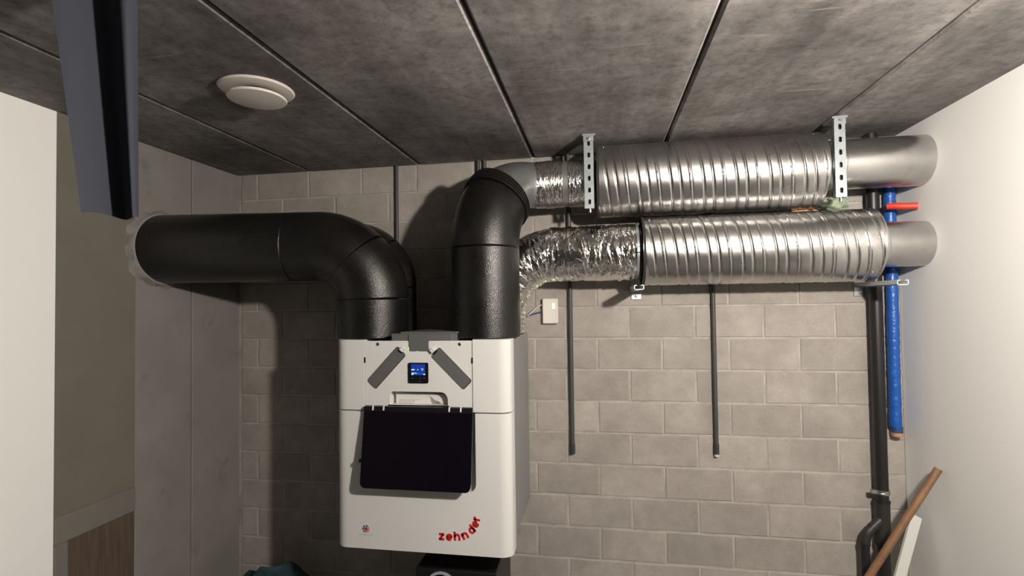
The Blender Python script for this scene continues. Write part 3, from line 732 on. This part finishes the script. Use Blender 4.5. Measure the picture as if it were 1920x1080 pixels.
# ------------------------------------------------------------------ slotted channel hangers
def stadium(cx, cz, w_, h):
    r = w_ / 2; p = []
    for t in range(9): a = PI * t / 8; p.append((cx + r * math.cos(a), cz + h / 2 - r + r * math.sin(a)))
    for t in range(9): a = PI + PI * t / 8; p.append((cx + r * math.cos(a), cz - h / 2 + r + r * math.sin(a)))
    return p
def hanger(xc, y, zb, label, slot0):
    t = thing('channel_hanger', (xc, y, zb), label, 'bracket')
    W, Dp, th = 0.040, 0.021, 0.0025
    lo = [(xc - W / 2, zb), (xc + W / 2, zb), (xc + W / 2, ZC - 0.012), (xc - W / 2, ZC - 0.012)]
    holes = [stadium(xc + 0.001, slot0 - 0.0498 * k, 0.012, 0.022) for k in range(6)]
    link('web', plate([lo] + holes, y - th, y), 'zinc_bright', t)
    for s in (-1, 1):
        x = xc + s * (W / 2 - th / 2)
        MB().box(x - th / 2, x + th / 2, y - 0.0006, y + Dp, zb, ZC - 0.012).build('side_flange', 'zinc_bright', t)
        x2 = xc + s * (W / 2 - 0.006)
        MB().box(x2 - 0.006, x2 + 0.006, y + Dp - th, y + Dp, zb, ZC - 0.012).build('lip', 'zinc_bright', t)
    MB().box(xc - 0.027, xc + 0.030, y - 0.006, y + 0.085, ZC - 0.010, ZC - 0.0005, 0.0015).build('base_plate', 'zinc_bright', t)
    MB().box(xc - 0.022, xc + 0.022, y - 0.007, y - 0.002, ZC - 0.034, ZC - 0.010, 0.0012).build('head_bracket', 'zinc_bright', t)
    b = MB().lathe((xc, y - 0.007, ZC - 0.022), [(0.009, 0.0), (0.009, -0.002), (0.006, -0.002), (0.006, -0.007), (0.0045, -0.008)], 6, 'Y').build('bolt', 'screw', t)
    MB().lathe((xc + 0.002, y + 0.010, zb - 0.016), [(0.006, 0), (0.006, 0.016)], 12).build('threaded_rod', 'screw', t, 40)
    return t
hanger(0.2800, -0.311, 0.571, 'slotted zinc channel hanger beside the foil-taped spigot', 0.848)
hanger(1.2510, -0.325, 0.570, 'slotted zinc channel hanger beside the smooth round duct', 0.846)

# ------------------------------------------------------------------ wall arms under the lower duct
def wall_arm(xc, xp, z, yl, label):
    t = thing('wall_arm', (xc, 0, z - 0.05), label, 'bracket')
    MB().box(xp - 0.024, xp + 0.024, -0.006, -0.0015, z - 0.050, z + 0.055, 0.0015).build('wall_plate', 'zinc_bright', t)
    w_, h, th = 0.040, 0.020, 0.0028
    MB().box(xc - w_ / 2, xc + w_ / 2, yl, -0.006, z - h / 2, z - h / 2 + th).build('channel_floor', 'zinc_edge', t)
    for s in (-1, 1):
        x = xc + s * (w_ / 2 - th / 2); MB().box(x - th / 2, x + th / 2, yl, -0.006, z - h / 2, z + h / 2).build('channel_side', 'zinc_edge', t)
        x2 = xc + s * (w_ / 2 - 0.006); MB().box(x2 - 0.005, x2 + 0.005, yl, -0.006, z + h / 2 - th, z + h / 2).build('channel_lip', 'zinc_edge', t)
    MB().lathe((xp + 0.002, -0.006, z - 0.032), [(0.011, 0), (0.011, -0.0015), (0.0075, -0.0015), (0.0075, -0.008), (0.006, -0.009)], 6, 'Y').build('bolt', 'screw', t)
    return t
wall_arm(0.4775, 0.487, 0.2335, -0.320, 'zinc wall arm under the foil hose end')
wall_arm(1.452, 1.452, 0.2335, -0.335, 'zinc wall arm beside the black drain pipe')

# ------------------------------------------------------------------ conduits on the block wall
def conduit(x, z0, z1, r, label, cap=None):
    r = r * 0.93
    t = thing('conduit', (x, -r - 0.002, z0), label, 'pipe', None)
    MB().cyl(V(x, -r - 0.002, z0), V(x, -r - 0.002, z1), r, 20).build('tube', 'conduit', t, 40)
    if cap:
        MB().cyl(V(x, -r - 0.002, z0 - 0.004), V(x, -r - 0.002, z0 + 0.042), r + 0.0018, 20).build('end_sleeve', 'conduit_cap', t, 40)
        if cap == 2: MB().lathe((x, -r - 0.002, z0 - 0.010), [(0.004, -0.008), (0.011, -0.004), (0.011, 0.006)], 16).build('plug', 'cable_white', t, 40)
zt_ = ZC - 0.001
conduit(-0.703, 0.05, zt_, 0.0095, 'thin grey conduit running down behind the black foam elbows')
conduit(-0.272, 0.05, zt_, 0.0105, 'thin grey conduit behind the ridged collar, farther from the metal bend')
conduit(-0.240, 0.05, zt_, 0.0105, 'thin grey conduit behind the ridged collar, next to the metal bend')
conduit(0.175, -0.545, zt_, 0.0115, 'long grey conduit ending low on the wall beside the small white box', 1)
conduit(0.831, -0.525, zt_, 0.0110, 'grey conduit with white plug at its lower end', 2)

# ------------------------------------------------------------------ small white controller with two cables
bx0, bz1 = atY(1017, 560, -0.02).x, atY(1017, 560, -0.02).z; bx1, bz0 = atY(1046.5, 606.5, -0.02).x, atY(1046.5, 606.5, -0.02).z
wbx = thing('control_box', ((bx0 + bx1) / 2, -0.002, bz0), 'small white plastic control box with green light on the block wall', 'control box')
MB().box(bx0, bx1, -0.026, -0.0015, bz0, bz1, 0.003).build('housing', 'box_white', wbx)
MB().box(bx1 - 0.010, bx1 - 0.001, -0.0275, -0.0255, bz0 + 0.003, bz1 - 0.003, 0.0008).build('side_strip', 'box_white', wbx)
lx, lz = bx0 + 0.72 * (bx1 - bx0), bz0 + 0.70 * (bz1 - bz0)
MB().box(lx - 0.0035, lx + 0.0035, -0.0275, -0.0258, lz - 0.012, lz + 0.012).build('indicator_light', 'led_line', wbx)
MB().lathe((lx, -0.026, lz - 0.020), [(0.0022, 0), (0.0022, -0.0012)], 10, 'Y').build('button', 'grey_print', wbx)
def cable(name, pts, r, m, label):
    o = MB().sweep(bez(*pts, 16), r, 10).build(name, m, None, 40); tag(o, label, 'cable')
cz = bz0 + 0.75 * (bz1 - bz0); cz2 = bz0 + 0.46 * (bz1 - bz0)
cable('cable', [V(bx0 + 0.001, -0.012, cz), V(bx0 - 0.02, -0.014, cz), V(bx0 - 0.05, -0.020, cz - 0.03), V(bx0 - 0.075, -0.018, cz - 0.055)], 0.0027, 'cable_white', 'thin off-white cable leaving the small white control box')
cable('cable', [V(bx0 + 0.001, -0.012, cz2), V(bx0 - 0.02, -0.014, cz2), V(bx0 - 0.05, -0.016, cz2 - 0.008), V(bx0 - 0.075, -0.014, cz2 - 0.02)], 0.0030, 'cable_blue', 'thin dark blue cable leaving the small white control box')

# ------------------------------------------------------------------ ceiling air valve
VX, VY = -0.782, -0.990
vt = thing('ceiling_air_valve', (VX, VY, ZC), 'round off-white disc air valve on the concrete ceiling', 'air valve')
MB().lathe((VX, VY, ZC), [(0.055, -0.001), (0.112, -0.001), (0.115, -0.004), (0.110, -0.009), (0.080, -0.014), (0.060, -0.012)], 64).build('flange', 'vent_white', vt, 35)
MB().lathe((VX, VY, ZC), [(0.056, -0.0125), (0.056, -0.026)], 48).build('throat', 'black_plastic', vt, 35)
MB().lathe((VX, VY, ZC), [(0.070, -0.026), (0.088, -0.028), (0.091, -0.031), (0.088, -0.036), (0.05, -0.040), (0.002, -0.041)], 64).build('disc', 'vent_white', vt, 35)

# ------------------------------------------------------------------ drain pipe with branch
DX, DYY, DR = 1.493, -0.052, 0.0250
dp = thing('drain_pipe', (DX, DYY, ZF), 'black drain pipe with slanted side branch in the wall corner', 'pipe')
MB().cyl(V(DX, DYY, ZF + 0.001), V(DX, DYY, ZC - 0.001), DR, 32).build('stack', 'drain_black', dp, 40)
zy = -0.800
MB().cyl(V(DX, DYY, zy - 0.075), V(DX, DYY, zy + 0.105), DR + 0.003, 32).build('branch_body', 'fitting_black', dp, 40)
for z in (zy - 0.075, zy + 0.105): MB().cyl(V(DX, DYY, z - 0.004), V(DX, DYY, z + 0.004), DR + 0.0055, 32).build('socket_rim', 'drain_black', dp, 40)
b0 = V(DX - 0.005, DYY - 0.005, zy + 0.035); b1 = V(1.424, DYY - 0.010, zy - 0.030)
br = 0.0190
bp = [b0, b0.lerp(b1, 0.55)] + bez(b0.lerp(b1, 0.75), b1, b1, V(1.416, DYY - 0.010, zy - 0.075), 8)
MB().sweep(bp, br, 24).build('branch_arm', 'fitting_black', dp, 40)
q = b0.lerp(b1, 0.62); dd = (b1 - b0).normalized()
MB().cyl(q - dd * 0.003, q + dd * 0.003, br + 0.002, 24).build('socket_rim', 'drain_black', dp, 40)
MB().cyl(V(1.416, DYY - 0.010, zy - 0.078), V(1.416, DYY - 0.010, zy - 0.071), br + 0.002, 24).build('socket_rim', 'drain_black', dp, 40)
MB().cyl(V(1.416, DYY - 0.010, zy - 0.075), V(1.416, DYY - 0.010, ZF + 0.001), br - 0.0015, 24).build('branch_down_pipe', 'drain_black', dp, 40)
zk = atY(1645, 921, DYY).z
MB().lathe((DX, DYY, zk), [(DR, -0.009), (DR + 0.004, -0.009), (DR + 0.0045, -0.002), (DR + 0.0035, 0), (DR + 0.0045, 0.002), (DR + 0.004, 0.009), (DR, 0.009)], 32).build('pipe_clamp', 'screw', dp, 30)
MB().box(DX - DR - 0.022, DX - DR + 0.004, DYY - 0.014, DYY + 0.004, zk - 0.008, zk + 0.008, 0.002).build('clamp_ear', 'screw', dp)
MB().cyl(V(DX, -0.002, zk), V(DX, DYY + DR - 0.002, zk), 0.006, 12).build('clamp_rod', 'screw', dp, 40)

# blue hose, red pipe, wool, copper
hs = thing('insulated_water_pipe', (1.566, -0.034, -0.38), 'blue foam-insulated pipe beside the black drain pipe', 'pipe')
zz = [-0.38 + 0.012 * k for k in range(int((ZC + 0.38) / 0.012))]
rs = random.Random(5); sm_ = [rs.uniform(-0.0012, 0.0012) for _ in zz]
MB().sweep([V(1.566 + 0.0025 * math.sin(z * 3), -0.034, z) for z in zz], [0.0225 + s for s in sm_], 24).build('foam_sleeve', 'blue_foam', hs, 50)
MB().cyl(V(1.5685, -0.034, -0.405), V(1.568, -0.034, -0.378), 0.0215, 24).build('dark_end', 'cable_blue', hs, 40)
MB().cyl(V(1.568, -0.034, -0.420), V(1.568, -0.034, -0.404), 0.020, 24, 0.022).build('pink_fitting', 'copper', hs, 40)
rd = MB().sweep([V(1.525, -0.100, 0.563), V(1.55, -0.12, 0.560), V(1.57, -0.13, 0.556), V(XR - 0.001, -0.15, 0.552)], 0.014, 16).build('red_pipe', 'red_pipe', None, 40)
tag(rd, 'orange-red plastic pipe crossing above the lower duct end', 'pipe')
def lump(name, c, s, m, label, cat, seed):
    rs = random.Random(seed); ph = [rs.uniform(0, 6.28) for _ in range(12)]; pr = []
    n, k = 28, 16; v = []; f = []
    for i in range(k + 1):
        a = PI * i / k
        for j in range(n):
            t = 2 * PI * j / n; d = V(math.sin(a) * math.cos(t), math.sin(a) * math.sin(t), -math.cos(a))
            r = 1 + 0.14 * math.sin(3 * d.x * 2 + ph[0]) * math.sin(4 * d.y * 2 + ph[1]) + 0.10 * math.sin(7 * d.z + 5 * d.x + ph[2]) + 0.05 * rs.uniform(-1, 1) * math.sin(a)
            v.append(V(c[0] + d.x * r * s[0], c[1] + d.y * r * s[1], max(c[2] + d.z * r * s[2], ZF + 0.001)))
    for i in range(k):
        for j in range(n): q = (j + 1) % n; f.append((i * n + j, i * n + q, (i + 1) * n + q, (i + 1) * n + j))
    o = MB().add(v, f).build(name, m, None, 60); return tag(o, label, cat)
lump('mineral_wool', (1.300, -0.120, 0.577), (0.060, 0.05, 0.026), 'wool', 'pale green mineral wool tuft between the two metal ducts', 'insulation', 2)
o = MB().sweep([V(1.13, -0.150, 0.548), V(1.17, -0.150, 0.551), V(1.20, -0.150, 0.551), V(1.235, -0.145, 0.549)], [0.004, 0.005, 0.005, 0.004], 16).build('copper_pipe', 'copper', None, 40)
tag(o, 'orange copper pipe glimpsed between the two metal ducts', 'pipe')

# ------------------------------------------------------------------ things low in the room
sa_, sb_ = V(1.427, -0.25, -0.778), V(1.347, -0.25, -0.912); dv = (sa_ - sb_).normalized()
top = sa_ + dv * ((XR - 0.016 - sa_.x) / dv.x); bot = sb_ + dv * ((ZF + 0.008 - sb_.z) / dv.z)
st = MB().sweep([bot, bot.lerp(top, 0.5), top], [0.0140, 0.0140, 0.0140], 20).build('wooden_pole', 'stick_wood', None, 40)
tag(st, 'brown wooden pole leaning against the white wall', 'pole')
wbd = MB().prism([(1.36, ZF + 0.001), (1.40, ZF + 0.001), (1.585, -0.72), (1.550, -0.70)], -0.160, -0.148).build('white_board', 'white_board')
tag(wbd, 'white strip of board leaning behind the wooden pole', 'board')
lump('cloth_heap', (-1.26, -0.24, -1.27), (0.215, 0.17, 0.175), 'teal_cloth', 'crumpled dark teal cloth heap on the floor', 'cloth', 9)
kb = thing('black_box', (-0.29, -0.30, ZF), 'black box with pale ring on its front, below the ventilation unit', 'box')
MB().box(-0.455, -0.115, -0.450, -0.12, ZF + 0.001, -0.912, 0.004).build('body', 'black_box', kb)
MB().lathe((-0.345, -0.450, -0.985), [(0.066, 0.0), (0.066, -0.006), (0.056, -0.006), (0.056, 0.0)], 48, 'Y').build('ring', 'ring_white', kb, 40)

# ------------------------------------------------------------------ curtain
ct = thing('curtain', (-0.72, -1.63, 0.38), 'dark blue-grey curtain hanging from the ceiling beside the beige wall', 'curtain')
ztop = ZC - 0.012; nu, nz_ = 72, 30; v = []; f = []
KT = [(atY(u0, 60, y), atY(u1, 398, y)) for u0, u1, y in ((84, 152, -1.668), (104, 166, -1.655), (132, 188, -1.632), (160, 210, -1.606), (182, 225, -1.590),
      (196, 234, -1.592), (208, 241, -1.606), (220, 247, -1.618), (236, 253, -1.612), (254, 257, -1.590))]
ZB = KT[0][1].z
def crom(k, e, w_):
    a, b, c, d = (KT[min(max(k + q, 0), len(KT) - 1)][w_] for q in (-1, 0, 1, 2))
    return (b * 2 + (c - a) * e + (a * 2 - b * 5 + c * 4 - d) * e**2 + (b * 3 - a - c * 3 + d) * e**3) * 0.5
for th in (0.0, 0.004):
    for i in range(nz_ + 1):
        s = i / nz_
        for j in range(nu + 1):
            t = j / nu
            q_ = t * (len(KT) - 1); k_ = min(int(q_), len(KT) - 2); e_ = q_ - k_
            p = crom(k_, e_, 0).lerp(crom(k_, e_, 1), s) + V(0, th, 0)
            zb = ZB + 0.004 * math.sin(t * 7)
            v.append((p.x, p.y, ztop + (zb - ztop) * s))
m1 = (nu + 1) * (nz_ + 1)
for i in range(nz_):
    for j in range(nu):
        a = i * (nu + 1) + j; q = (a, a + 1, a + nu + 2, a + nu + 1); f.append(q); f.append(tuple(m1 + k for k in reversed(q)))
for j in range(nu):
    a = nz_ * (nu + 1) + j; f.append((a, a + 1, m1 + a + 1, m1 + a)); f.append((j, j + 1, m1 + j + 1, m1 + j))
for i in range(nz_):
    for j in (0, nu): a = i * (nu + 1) + j; b = a + nu + 1; f.append((a, b, m1 + b, m1 + a))
MB().add(v, f).build('cloth', 'curtain', ct, 60)
MB().box(-0.98, -0.50, -1.645, -1.615, ZC - 0.012, ZC - 0.0005).build('ceiling_rail', 'vent_white', ct)
